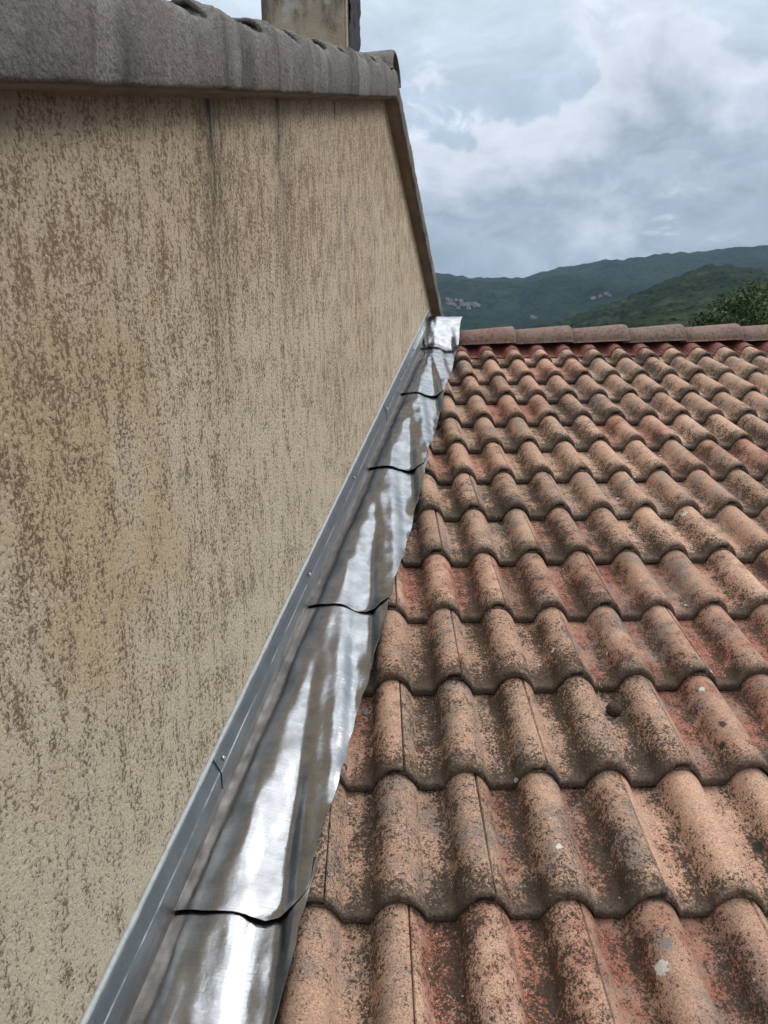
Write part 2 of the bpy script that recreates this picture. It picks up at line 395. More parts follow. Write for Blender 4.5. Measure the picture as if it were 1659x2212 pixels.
# ------------------------------------------------------------------ setting: ground and hills
def m_land(name, cols, s1, s2, rock=None, rk=.7):
    m, n = mat(name); P = n.nd('ShaderNodeNewGeometry', out=None).outputs['Position']
    a, b, d = n.noise(P, s1, 5, .6), n.noise(P, s2, 4, .6), n.noise(P, s2*.17, 5, .6)
    c = n.mix(n.step(a, .35, .65), cols[0], cols[1]); c = n.mix(n.mul(n.step(b, .48, .62), .85), c, cols[2])
    c = n.mix(n.mul(n.step(d, .52, .68), .8), c, cols[3])
    if rock: c = n.mix(n.mul(n.step(n.noise(P, s2*.45, 6, .7), rk, rk+.06), .9), c, rock)
    n.pbr(c, 1.0, 0, n.bump(b, 1.0, 9.0), **{'Specular IOR Level': 0.0}); return m
M_FAR = m_land('far_forest', ((.012, .023, .018), (.020, .033, .022), (.006, .011, .010), (.030, .040, .027)), .0035, .035, (.16, .15, .13), .70)
M_MID = m_land('maquis_slope', ((.017, .028, .016), (.028, .041, .021), (.006, .012, .008), (.050, .058, .033)), .008, .09, (.26, .25, .21), .67)
M_GRASS = m_land('meadow', ((.06, .085, .03), (.08, .10, .04), (.04, .06, .022), (.10, .10, .05)), .05, .4)

vs = [(0, 0, -5.6)]; NR = 64; rings = [8, 30, 120, 500, 2000, 7000]
for r in rings: vs += [(r*math.cos(2*math.pi*i/NR), r*math.sin(2*math.pi*i/NR), -5.6) for i in range(NR)]
fs = [(0, 1+i, 1+(i+1) % NR) for i in range(NR)]
for k in range(len(rings)-1):
    for i in range(NR):
        a, b = 1+k*NR+i, 1+k*NR+(i+1) % NR; fs.append((a, a+NR, b+NR, b))
tag(link('ground', mesh('ground', vs, fs, False), M_GRASS), kind='structure')

def pix_dir(px, py):
    f = 1925*1659/1920; k = ((px-829.5)/f, (py-1106)/f, 1.0)
    d = [Rc[0][i]*k[0] + Rc[1][i]*k[1] + Rc[2][i]*k[2] for i in range(3)]
    return RP(*d)
def pix_azel(px, py):
    v = pix_dir(px, py); return math.degrees(math.atan2(v.x, v.y)), v.z/math.hypot(v.x, v.y)
def skyline(pts, left, right):
    q = [pix_azel(*p) for p in pts]; q = [left] + q + [right] if isinstance(left, tuple) else left + q + right
    return np.array([p[0] for p in q]), np.array([p[1] for p in q])
class Hill:
    def __init__(s, sil, D0, D1, z0, Db, namp, nsc, camp, csc, seed, power=1.15):
        s.az, s.tan = sil; s.D0, s.D1, s.z0, s.Db = D0, D1, z0, Db; s.namp, s.nsc, s.camp, s.csc, s.seed, s.pw = namp, nsc, camp, csc, seed, power
    def z(s, az, D):
        az = np.asarray(az, float); D = np.asarray(D, float)
        zr = CAM.z + np.interp(az, s.az, s.tan)*s.D1
        x, y = D*np.sin(np.radians(az)), D*np.cos(np.radians(az))
        t = np.clip((D-s.D0)/(s.D1-s.D0), 0, 1); back = np.clip((D-s.D1)/(s.Db-s.D1), 0, 1)
        z = s.z0 + (zr-s.z0)*t**s.pw
        rel = fbm(x/s.nsc+31, y/s.nsc+7, 5, s.seed) - .5
        z = z + rel*s.namp*np.sin(math.pi*np.clip(t, 0, 1))**.8*2*np.clip((zr-s.z0)/200., .1, 1.2)
        z = z + s.camp*(fbm(x/s.csc, y/s.csc, 3, s.seed+5)-.5)*2*np.clip(t*8, 0, 1)
        return np.where(back > 0, z*(1-back*.8), z)
    def mesh(s, name, a0, a1, na, nd):
        A = np.linspace(a0, a1, na); t = np.linspace(0, 1, nd)
        Dl = np.concatenate([s.D0 + (s.D1-s.D0)*t, s.D1 + (s.Db-s.D1)*np.linspace(.05, 1, 10)])
        AA, DD = np.meshgrid(A, Dl, indexing='ij'); Z = s.z(AA, DD); Z[:, 0] = -7; Z[:, -1] = -7
        v = np.stack([CAM.x + DD*np.sin(np.radians(AA)), CAM.y + DD*np.cos(np.radians(AA)), Z], -1).reshape(-1, 3)
        return mesh(name, v, grid_faces(na, len(Dl), flip=True), True)
far = Hill(skyline([(947, 590), (1025, 601), (1070, 600), (1130, 600), (1200, 580), (1240, 574), (1320, 560), (1345, 561), (1400, 553), (1450, 548), (1550, 540), (1659, 530)],
                   [(-60, .06), (-20, .10), (0, .118)], [(30, .135), (45, .14), (75, .09)]), 1500, 4300, 30, 5600, 100, 620, 12, 38, 3)
tag(link('mountain', far.mesh('mountain', -30, 60, 620, 200), M_FAR), kind='structure')
rid = Hill(skyline([(1560, 620), (1590, 590), (1620, 573), (1659, 560)], [(-30, .0), (18, .03), (21, .075)], [(30, .118), (40, .12), (60, .06)]), 1500, 3000, 10, 3700, 40, 400, 7, 45, 9)
tag(link('far_ridge', rid.mesh('far_ridge', 17, 58, 260, 120), M_FAR), kind='structure')
mid = Hill(skyline([(1080, 722), (1170, 705), (1230, 690), (1300, 662), (1350, 645), (1400, 625), (1440, 605), (1480, 590), (1515, 578), (1550, 571), (1575, 573), (1600, 579), (1659, 592)],
                   [(-30, 0.0), (0, .018)], [(32, .098), (42, .09), (70, .03)]), 500, 1500, -4, 2000, 26, 200, 8.5, 14, 21)
tag(link('hill', mid.mesh('hill', 2, 60, 640, 240), M_MID), kind='structure')
low = Hill(skyline([(1250, 712), (1300, 700), (1380, 686), (1440, 672), (1500, 664), (1560, 657), (1659, 650)], [(-30, 0), (10, .025)], [(32, .078), (45, .075), (70, .03)]), 180, 620, -5, 900, 9, 90, 3.2, 9, 33)
tag(link('low_hill', low.mesh('low_hill', 12, 60, 360, 150), M_MID), kind='structure')

# far village on the mountain flank
M_HW = [simple('village_wall_pale', (.27, .26, .24), (.34, .325, .30), .4), simple('village_wall_ochre', (.23, .21, .18), (.28, .25, .215), .4), simple('village_wall_grey', (.18, .175, .17), (.23, .22, .21), .4)]
M_HR = simple('village_roof', (.11, .085, .072), (.15, .115, .095), .6); M_PANE = simple('village_window', (.03, .035, .04), (.05, .055, .06), 1, .3)
M_LOOK = ['pale', 'ochre', 'grey']
def far_house(az, D, W, L, Hh, k, yaw, where, win=True):
    z = float(far.z(az, D)) - 2.0
    mw = Matrix.Translation((CAM.x + D*math.sin(rad(az)), CAM.y + D*math.cos(rad(az)), z)) @ Matrix.Rotation(yaw, 4, 'Z')
    e = empty('village_house', None, mw)
    tag(e, '%s stone house with low tiled roof %s' % (M_LOOK[k], where), 'house', 'village houses on the mountain flank')
    def wl(bm): prism(bm, [(-W/2, 0), (W/2, 0), (W/2, Hh), (0, Hh+W*.17), (-W/2, Hh)], lambda a, b, c: Vector((a, c, b)), -L/2, L/2)
    link('wall', bm_mesh('wall', wl), M_HW[k], e)
    for sgn in (-1, 1):
        def rf(bm): prism(bm, [(0, Hh+W*.17+.05), (sgn*(W/2+.5), Hh-.12), (sgn*(W/2+.5), Hh+.25), (0, Hh+W*.17+.45)], lambda a, b, c: Vector((a, c, b)), -L/2-.4, L/2+.4)
        link('roof', bm_mesh('roof', rf), M_HR, e)
    if win:
        for i in range(3):
            for r in range(max(1, int(Hh//3.2))):
                def wd(bm): box(bm, -W/2+(i+.5)*W/3-.5, -W/2+(i+.5)*W/3+.5, -L/2-.06, -L/2+.1, 2.6+r*2.9, 4.1+r*2.9)
                link('window', bm_mesh('window', wd), M_PANE, e)
def find_D(az, tanel):
    Ds = np.linspace(1550, 4250, 800); zz = (far.z(np.full(800, az), Ds)-CAM.z)/Ds
    i = int(np.argmax(zz >= tanel)); return Ds[i]
for i in range(26):
    px = random.uniform(962, 1034); py = random.uniform(649, 670) - .10*(px-1000)*-1
    if px > 1010: py = random.uniform(656, 668)
    a, tn = pix_azel(px, py); far_house(a, find_D(a, tn), random.uniform(8, 13), random.uniform(8, 15), random.uniform(6, 10), random.choice([0, 0, 1, 2]), random.uniform(-.6, .6),
                                        'in the village cluster beside the house wall')
for (px, py, k, wv) in [(1297, 641, 0, 'alone high on the wooded slope'), (1310, 637, 2, 'alone high on the wooded slope'), (1316, 640, 2, 'alone high on the wooded slope'), (1282, 646, 0, 'alone high on the wooded slope'),
                        (1150, 686, 0, 'standing alone above the roof ridge'), (1156, 688, 1, 'standing alone above the roof ridge')]:
    a, tn = pix_azel(px, py); far_house(a, find_D(a, tn), random.uniform(9, 13), random.uniform(9, 14), random.uniform(6, 8), k, random.uniform(-.5, .5), wv)

# ------------------------------------------------------------------ our house: deck, tiles, ridge
house = empty('tiled_house', RP(1.8, 0, 0)); house.location.z = -5.6
tag(house, 'house roofed in faded terracotta coloured double-roll tiles rising to a ridge', 'house')
HINV = Matrix.Translation(-house.location)
XL, XR = -.9, 4.35; EV = -1.32
def wallx(s, n): return -.24 + .174*(s - (n-.1)*math.tan(TH))
def deck(bm):
    # sloping slab under the tiles, cut along the neighbour's wall
    pts = [(wallx(EV, -.08)+.02, EV), (XR, EV), (XR, SR-.02), (wallx(SR-.02, -.08)+.02, SR-.02)]
    a = [bm.verts.new(RP(x, s, -.078)) for x, s in pts]; b = [bm.verts.new(RP(x, s, -.22)) for x, s in pts]
    bm.faces.new(a); bm.faces.new(b[::-1])
    for i in range(4): bm.faces.new((a[i], b[i], b[(i+1) % 4], a[(i+1) % 4]))
link('roof_deck', bm_mesh('roof_deck', deck), M_DECK, house, HINV)
RZ = RP(0, SR, 0)
def RB(x, s, n): return Vector((x, RZ.y + s*CT + n*ST, RZ.z - s*ST + n*CT))     # rear slope
def rear():
    xs = np.arange(.47, XR, .01); vs = []
    for x in xs:
        for s in (0.02, 1.0, 2.0, 3.4): vs.append(RB(x + (.174*s if x < .6 else 0), s, prof(x) + .0))
    return mesh('rear_slope', vs, grid_faces(len(xs), 4, flip=True), True, [(x/PIT, .2) for x in xs for _ in range(4)])
link('rear_slope', rear(), M_TILE, house, HINV).color = (.3, .6, .5, 1)
def hw(bm):
    y0, y1 = RP(0, EV+.12, 0).y, RB(0, 3.2, 0).y
    z0, z1 = RP(0, EV+.12, -.24).z, RB(0, 3.2, -.24).z
    zr = RP(0, SR, -.24).z
    def f(y, z, x): return Vector((x, y, z))
    prism(bm, [(y0, -5.6), (y1, -5.6), (y1, z1), (RZ.y, zr), (y0, z0)], f, 1.1, XR-.15)
link('wall', bm_mesh('wall', hw), M_HOUSE, house, HINV)
def facade(bm):
    y0, z0 = RP(0, EV+.12, 0).y, RP(0, EV+.12, -.24).z
    box(bm, -.30, 1.098, y0, y0+.25, -5.6, z0)
link('wall', bm_mesh('wall', facade), M_HOUSE, house, HINV)

def tile_mesh(seed):
    r = random.Random(seed); L = G + .055
    us = [(-.012, -.018, 1), (.004, -.018, 1), (.0195, -.018, 1)]             # tucked under-lock strip
    xs = [JN+.0016] + list(np.arange(JN+.006, 2*PIT+JN-.004, .0046)) + [2*PIT+JN-.0018]
    us += [(x, 0.0, 0) for x in xs]
    lipn = [r.uniform(-1, 1) for _ in range(200)]
    fr = [(0.0022, -TT+.0042), (0.0, -TT*.62), (.0002, -.0075), (.0022, -.0026), (.0065, -.0004)]
    vsec = [(v, o) for v, o in fr] + [(v, 0) for v in (.018, .04, .075, .12, .17, .22, .27, G, L)]
    vs, uv = [], []; off = r.uniform(0, 50)
    nv = len(vsec)
    def jag(x): 
        j = .0026*mnoise.noise((x*60+off, 1.7, off)) + .0016*mnoise.noise((x*190+off, 4.1, 0))
        return j
    chip = [(r.uniform(.03, .31), r.uniform(.006, .014), r.uniform(.002, .005)) for _ in range(r.choice([0, 1, 1, 2]))]
    if r.random() < .75: chip.append((2*PIT+JN-.008, .010, r.uniform(.004, .008)))
    chip.append((JN+.004, .006, r.uniform(.001, .004)))
    if True:
        for (x, dn, under) in us:
            over = 1 if x > 2*PIT-.013 else 0
            hp = prof(x)
            for k, (v, o) in enumerate(vsec):
                th = o
                if over and o < -.010: th = -.0115 if o < -.02 else -.0095
                if under and o < 0: th = min(o, -.008)*.3
                n = TT*(1-v/G) + hp + dn + th
                vv = v + (0 if under else jag(x)*max(0, 1-v/.03))
                for (cx, cw, cd) in chip:
                    if not under and abs(x-cx) < cw and v < .012: vv += cd*(1-abs(x-cx)/cw)
                n += .0013*mnoise.noise((x*38+off, v*30, 2.0)) + (.0007*mnoise.noise((x*140+off, v*130, 5.0)) if v > .004 else 0)
                vs.append((x, vv*CT - n*ST, vv*ST + n*CT))
                uv.append((x/PIT, v))
    nu = len(us)
    fs = grid_faces(nu, nv)
    # underside
    b0 = len(vs)
    for i, (x, dn, under) in enumerate(us):
        over = 1 if x > 2*PIT-.013 else 0
        t = .0055 if under else (.0115 if over else TT-.0042)
        for v in (.0018, .06, L):
            n = TT*(1-v/G) + prof(x) + dn - t - (.0 if v > .01 else -.0)
            vs.append((x, v*CT - n*ST, v*ST + n*CT)); uv.append((x/PIT, v))
    for i in range(nu-1):
        for k in range(2):
            fs.append((b0+i*3+k, b0+i*3+k+1, b0+(i+1)*3+k+1, b0+(i+1)*3+k))
        fs.append((i*nv, b0+i*3, b0+(i+1)*3, (i+1)*nv))
        fs.append((i*nv+nv-1, (i+1)*nv+nv-1, b0+(i+1)*3+2, b0+i*3+2))
    for i, fl in ((0, False), (nu-1, True)):
        loop = [i*nv+k for k in range(nv)] + [b0+i*3+2, b0+i*3+1, b0+i*3]
        fs.append(tuple(loop[::-1] if fl else loop))
    me = mesh('roof_tile', vs, fs, True, uv)
    me.materials.append(M_TILE)
    return me
TILES = [tile_mesh(i) for i in range(14)]
# reds measured in the photograph: (column, row) of stronger unworn slurry
def col_row(px, py):
    x, s = onz(px, py, .012); return x, s
REDS = [col_row(*p) for p in [(1640, 1345), (1500, 1255), (1240, 1240), (1400, 925), (1330, 930), (1560, 985), (1620, 1000), (1280, 2050), (1340, 1850), (1000, 1275), (1180, 1130), (830, 1600), (1640, 1640), (950, 1010), (1180, 790), (1590, 1420), (1420, 1340), (1080, 860)]]
ntile = 0
for r in range(-4, 12):
    c = -8 if r % 2 == 0 else -7
    while c*PIT < XR-.15:
        x0 = c*PIT; s0 = r*G
        xw = max(wallx(s0, .0), wallx(s0+G+.05, -.0)) + .012
        xwl = wallx(s0, .0) + .045
        if x0+2*PIT+JN < xwl + .015: c += 2; continue
        me = TILES[random.randrange(len(TILES))]
        p = RP(x0, s0, 0)
        if x0-.02 < xw + .04:
            me = me.copy(); bm = bmesh.new(); bm.from_mesh(me)
            pl = (PW0 + NW*.042) - p
            bmesh.ops.bisect_plane(bm, geom=bm.verts[:]+bm.edges[:]+bm.faces[:], plane_co=(pl.x, pl.y, 0), plane_no=NW, clear_inner=True)
            bm.to_mesh(me); bm.free()
            if len(me.polygons) < 4: c += 2; continue
        o = link('roof_tile', me, None, house, Matrix.Translation(p - house.location + Vector((random.uniform(-.0008, .0008), random.uniform(-.0025, .0025), random.uniform(0, .0024)))) @ Matrix.Rotation(random.uniform(-.007, .007), 4, 'Z') @ Matrix.Rotation(random.uniform(-.004, .004), 4, 'Y'))
        red = random.uniform(0, .26)
        for (rx, rs) in REDS:
            if x0-.02 < rx < x0+2*PIT+.02 and s0 < rs < s0+G: red = random.uniform(.50, .72)
        o.color = (red, random.uniform(.55, 1.0), random.uniform(.25, .75) + (.18 if x0 < .6 else 0), 1.0)
        ntile += 1; c += 2
print('tiles', ntile)

# ridge caps: tapered half barrels, broad end to the right lapping the next one
def ridge_mesh(seed, Lc=.365, r0=.084, r1=.096, wall=.016):
    rr = random.Random(seed); off = rr.uniform(0, 40); vs = []; NA = 22
    secs = [(0, r0), (.10, r0+.002), (.2, r0+.006), (.30, r0+.0105), (Lc-.012, r1), (Lc-.003, r1-.003), (Lc, r1-.008)]
    ring = []
    for (x, r) in secs:
        for inner in (0, 1):
            pass
    def pt(x, r, a, z0=0): 
        k = .0022*mnoise.noise((x*14+off, math.cos(a)*3, math.sin(a)*3)) + .0010*mnoise.noise((x*60+off, a*12, 1))
        rx = r+k
        return (x, math.cos(a)*rx*1.18, math.sin(a)*rx*1.02 - .0)
    prof_ = [(x, r, 1) for x, r in secs] + [(Lc-.001, r1-wall, 0), (Lc-.06, r1-wall-.001, 0), (0, r0-wall, 0)]
    for i in range(NA+1):
        a = math.pi*i/NA
        for (x, r, _) in prof_: vs.append(pt(x, r, a))
    n = len(prof_); fs = grid_faces(NA+1, n)
    fs += [(i*n+n-1, i*n, (i+1)*n, (i+1)*n+n-1)[::-1] for i in range(NA)]
    fs += [tuple(range(n))[::-1], tuple(NA*n+k for k in range(n))]
    return mesh('ridge_tile', vs, fs, True)
bmx = [ridge_mesh(i) for i in range(6)]
for me in bmx: me.materials.append(M_RIDGE)
STEP = .332; x = .563; i = 0
while x < XR-.2:
    p = Vector((x, RZ.y, RZ.z - .008 + random.uniform(-.002, .002))) - house.location
    link('ridge_tile', bmx[i % 6], None, house, Matrix.Translation(p) @ Matrix.Rotation(-.030, 4, 'Y') @ Matrix.Rotation(random.uniform(-.006, .006), 4, 'Z'))
    x += STEP + random.uniform(-.004, .004); i += 1
# pleated red strip dressed over the top tiles under the caps
def strip():
    xs = np.arange(.50, XR-.15, .006); vs = []
    for x in xs:
        k = .0012*math.sin(x*900)
        for (s, f_, o) in ((3.437, 1.0, .006), (3.44, 1.0, .0085), (3.50, 1.0, .009), (3.56, .6, .012), (3.62, .25, .02)):
            vs.append(RP(x, s + .006*math.sin(x*9), TT*(1-(s-3.3)/G)*1 + prof(x)*f_*.96 + o + k))
    return mesh('ridge_strip', vs, grid_faces(len(xs), 5), True)
link('ridge_strip', strip(), M_STRIP, house, HINV)

# ------------------------------------------------------------------ neighbour's house
MW = Matrix(((HW.x, NW.x, 0, PW0.x), (HW.y, NW.y, 0, PW0.y), (0, 0, 1, 0), (0, 0, 0, 1)))
# local frame: x = along the wall from PW0, y = out of the wall (towards our roof), z = up
MW = MW @ Matrix.Translation((-PW0.dot(HW), 0, 0))
gable = empty('gable_house', None, MW @ Matrix.Translation((1.5, -2.0, -5.6)))
tag(gable, 'taller neighbouring house with flecked beige render gable and grey cement verge', 'house')
GI = Matrix.Translation((-1.5, 2.0, 5.6))
HA, ZA = 2.207, 2.012; SN, SF = .306, .432; HN, HF = -3.2, 5.6
def rake(h): return ZA - SN*(HA-h) if h < HA else ZA - SF*(h-HA)
def wl(bm):
    # front sheet split so the gable face is one clean surface
    prism(bm, [(HN, -5.6), (HF, -5.6), (HF, rake(HF)+.05), (HA, ZA+.05), (HN, rake(HN)+.05)], lambda a, b, c: Vector((a, c, b)), -.3, 0.0)
link('wall', bm_mesh('wall', wl), M_WALL, gable, GI)
# verge: rough cement band along both rakes
OV, VH = .055, .104
LIPS = [-3.0+.29*i for i in range(11)] + [.21, .52, .79, 1.08, 1.34, 1.60, 1.86]
def crs(h):
    if h > HA: return .3
    b = [l for l in LIPS if l <= h]; b = b[-1] if b else h
    return max(0, 1-(h-b)/.26)*min(1, (h-b)/.012)
def verge(h0, h1, name, sgn):
    n = max(8, int(abs(h1-h0)/.012)); hs = np.linspace(h0, h1, n); vs = []
    sec = [(-.16, .05, 0), (-.16, .14, 0), (-.04, .125, 0), (.02, VH+.012, 1), (OV-.016, VH+.006, 1), (OV-.004, VH-.010, 1), (OV, VH-.03, 1), (OV+.002, .05, 1), (OV+.001, .03, 1), (OV, .006, 1), (OV-.003, .0005, 1), (OV-.02, -.001, 1), (.022, .000, 1), (-.02, -.003, 0)]
    for h in hs:
        for (t, z, k) in sec:
            q = mnoise.noise((h*16, z*40, t*30))*.0035 + mnoise.noise((h*55, z*110, 3))*.0028 if k else 0
            zz = mnoise.noise((h*4.0, 9.1, 0))*.005 + (.026*crs(h)) if z > .08 and t > -.1 else mnoise.noise((h*6.0, 2.2, 0))*.003
            vs.append((h, t+q, rake(h)+z+zz+q*.5))
    m_ = len(sec); fs = grid_faces(n, m_, flip=sgn > 0) + [(i*m_+m_-1, i*m_, (i+1)*m_, (i+1)*m_+m_-1) if sgn < 0 else (i*m_, i*m_+m_-1, (i+1)*m_+m_-1, (i+1)*m_) for i in range(n-1)]
    fs += [tuple(range(m_)), tuple((n-1)*m_+k for k in range(m_))]
    me = mesh(name, vs, fs, True)
    bm = bmesh.new(); bm.from_mesh(me); bmesh.ops.recalc_face_normals(bm, faces=bm.faces); bm.to_mesh(me); bm.free()
    return me
link('verge_band', verge(HN-.05, HA+.0, 'verge_band', 1), M_CEM, gable, GI)
link('verge_band', verge(HA+.0, HF+.05, 'verge_band', 1), M_CEM, gable, GI)
# trowelled fillet where wall meets verge (uneven)
def fillet(h0, h1):
    n = int((h1-h0)/.02); vs = []
    for h in np.linspace(h0, h1, n):
        a = .007*mnoise.noise((h*5, 3, 1)) + .003*mnoise.noise((h*21, 3, 1))
        for (t, z) in ((.0, -.009+a), (.005, -.008+a), (.018, -.0045), (OV-.012, -.0035), (OV-.012, .004), (0, .004)): vs.append((h, t, rake(h)+z))
    return mesh('verge_soffit', vs, grid_faces(n, 6), True)
link('verge_soffit', fillet(HN, HA-.002), M_SOF, gable, GI); link('verge_soffit', fillet(HA+.002, HF), M_SOF, gable, GI)
# verge tiles: hollow half-round ends standing proud of the cement, one per course
def roll_mesh(seed):
    r = random.Random(seed); off = r.uniform(0, 30); NA = 14; Lr = .38; vs = []
    secs = [(0.0, .041, 1), (.006, .045, 1), (.03, .046, 1), (.12, .045, 1), (.25, .043, 1), (Lr, .041, 1), (Lr, .030, 0), (.1, .032, 0), (.012, .032, 0), (0.001, .034, 0)]
    for i in range(NA+1):
        a = math.pi*(i/NA)*1.06 - .09
        for (x, rr, o) in secs:
            k = .004*mnoise.noise((math.cos(a)*2.2+off, math.sin(a)*2.2, x*18)) + .002*mnoise.noise((a*9+off, x*60, 1))
            vs.append((x + (.006*mnoise.noise((a*3, off, 1)) if x < .01 else 0), math.cos(a)*(rr+k), math.sin(a)*(rr+k)*.82))
    n = len(secs); fs = grid_faces(NA+1, n) + [(i*n+n-1, i*n, (i+1)*n, (i+1)*n+n-1)[::-1] for i in range(NA)]
    fs += [tuple(range(n)), tuple(NA*n+k for k in range(n))[::-1]]
    me = mesh('verge_tile', vs, fs, True); me.materials.append(M_CEM); return me
ROLLS = [roll_mesh(i) for i in range(5)]
def place_rolls(hs, slope, zup, flip=False):
    for i, h in enumerate(hs):
        mw = GI @ Matrix.Translation((h, -.004 + random.uniform(-.006, .004), rake(h) + zup + random.uniform(-.003, .004))) @ Matrix.Rotation(-slope, 4, 'Y')
        if flip: mw = mw @ Matrix.Rotation(math.pi, 4, 'Z')
        link('verge_tile', ROLLS[i % 5], None, gable, mw)
place_rolls(LIPS, math.atan(SN) - .095, VH + .003)
place_rolls([5.5-.30*i for i in range(11)], -(math.atan(SF) - .085), VH - .004, True)
# neighbour's two roof planes behind the verge, ridge cap at the apex
def nroof(bm):
    for (h0, h1) in ((HN-.1, HA), (HF+.1, HA)):
        prism(bm, [(h0, rake(h0)+.02), (h1, ZA+.02), (h1, ZA+VH), (h0, rake(h0)+VH)], lambda a, b, c: Vector((a, c, b)), -4.2, -.158)
link('roof_slab', bm_mesh('roof_slab', nroof), M_CEM, gable, GI)
def ncover(h0, h1):
    hs = []; n = int(abs(h1-h0)/.29)
    for k in range(n+1):
        for f_, o in ((0.0, .0), (.004, .022), (.995, .0)): hs.append((h0 + (h1-h0)*min(1, (k+f_)/(n+1)), o))
    ys = np.arange(-4.1, -.11, .0125); vs = [(h, y, rake(h) + VH + .026 + prof(y)*.8 + o + .003*mnoise.noise((h*3, y*5, 1))) for h, o in hs for y in ys]
    return mesh('roof_covering', vs, grid_faces(len(hs), len(ys)), True)
link('roof_covering', ncover(HN-.08, HA-.02), M_RIDGE, gable, GI); link('roof_covering', ncover(HF+.08, HA+.02), M_RIDGE, gable, GI)
me = ridge_mesh(33, .42, .088, .098, .018); me.materials.append(M_CEM)
for k in range(6):
    link('ridge_tile', me, None, gable, GI @ Matrix.Translation((HA, OV-.42-.36*k+.0, ZA+VH-.044)) @ Matrix.Rotation(math.pi/2, 4, 'Z') @ Matrix.Rotation(-.03, 4, 'Y'))

# chimney astride the ridge
def m_chim():
    m, n = mat('sooty_chimney_render')
    O = n.nd('ShaderNodeTexCoord', out=None).outputs['Object']; X, Y, Z = n.sep(O)
    f_, b, r = n.noise(O, 130, 4, .6), n.noise(O, 8, 4, .6), n.noise(n.scale(O, (1, 1, .35)), 9, 5, .65)
    c = n.mix(n.step(b, .35, .65), (.33, .265, .185), (.39, .315, .225))
    soot = n.mul(n.step(n.add(r, n.lin(Z, .15, .75, -.28, .18)), .40, .62), .85)
    c = n.mix(soot, c, (.055, .050, .047)); c = n.mix(n.mul(n.step(f_, .56, .7), .35), c, (.17, .14, .10))
    c = n.mix(n.mul(n.step(n.noise(O, 6, 3, .5), .58, .66), n.step(Z, .35, .5)), c, (.40, .39, .36))
    n.pbr(c, .95, 0, n.bump(f_, .8, .004)); return m
M_CHIM = m_chim()
CW, CD, CH = .38, .27, 1.25
CM = GI @ Matrix.Translation((2.42+CD/2, -.2-CW/2, ZA-.05))
def chim(bm): box(bm, -CD/2, CD/2, -CW/2, CW/2, 0, CH, bevel=.008)
ch = link('chimney', bm_mesh('chimney', chim), M_CHIM, gable, CM)
def cap(bm): box(bm, -CD/2-.05, CD/2+.05, -CW/2-.05, CW/2+.05, CH, CH+.07, bevel=.01)
link('chimney_cap', bm_mesh('chimney_cap', cap), M_CEM, ch)
def tar_coat():
    xs = np.linspace(-CD/2+.045, CD/2+.006, 26); zs = np.linspace(.10, CH-.02, 90); vs = []
    for i, x in enumerate(xs):
        for z in zs:
            low = .16 + .12*mnoise.noise((x*26, 3, 2)) + .7*max(0, (-x+CD/2-.07))
            k = max(0, min(1, (z-low)*14)); d = -.004 + k*(.012 + .010*mnoise.noise((x*22, z*9, 4)) + .005*mnoise.noise((x*80, z*40, 2)))
            vs.append((x, CW/2+d, z))
    return mesh('tar_coat', vs, grid_faces(26, 90, flip=True), True)
M_TAR = simple('black_bitumen', (.010, .010, .012), (.016, .016, .018), 60, .8, 0, .004)
link('tar_coat', tar_coat(), M_TAR, ch)

# ------------------------------------------------------------------ flashing along the wall
flash = empty('wall_flashing', RP(wallx(-1.2, 0)+.02, -1.2, 0))
tag(flash, 'shiny bare metal flashing lapped in sheets along the beige wall', 'flashing')
FI = Matrix.Translation(-flash.location)   # sheets lie on the tiles, which are cut back from the wall
HS = math.cos(math.atan(.174))
CS_T = [0, .02, .045, .075, .10, .125, .15, .175, .20, .225, .25]; CS_N = [-.012, -.006, -.001, .0005, -.0045, -.0115, -.0185, -.0235, -.0260, -.0265, -.0250]
def cs(t):                                     # folded cross-section: shelf, ogee down to the trough, upturned edge
    i = max(0, min(len(CS_T)-2, int(np.searchsorted(CS_T, t))-1)); a = (t-CS_T[i])/(CS_T[i+1]-CS_T[i])
    p = [CS_N[max(0, min(len(CS_N)-1, i+k))] for k in (-1, 0, 1, 2)]
    return p[1] + .5*a*(p[2]-p[0] + a*(2*p[0]-5*p[1]+4*p[2]-p[3] + a*(3*(p[1]-p[2])+p[3]-p[0])))
def tile_top(x, s):
    fr = (s/G) % 1.0; return TT*(1-fr) + prof(x)
def drape(x, s, t):
    a = TT + .0045 + cs(t)
    if t < .045: return a
    b = TT*.92 + max(prof(x+k*.006) for k in (-2, -1, 0, 1, 2)) + .0035
    k = .018; h = max(0.0, k-abs(a-b))/k; w_ = float(sstep(np.array(t), .045, .09))
    return a + (max(a, b) + h*h*k*.25 - a)*w_
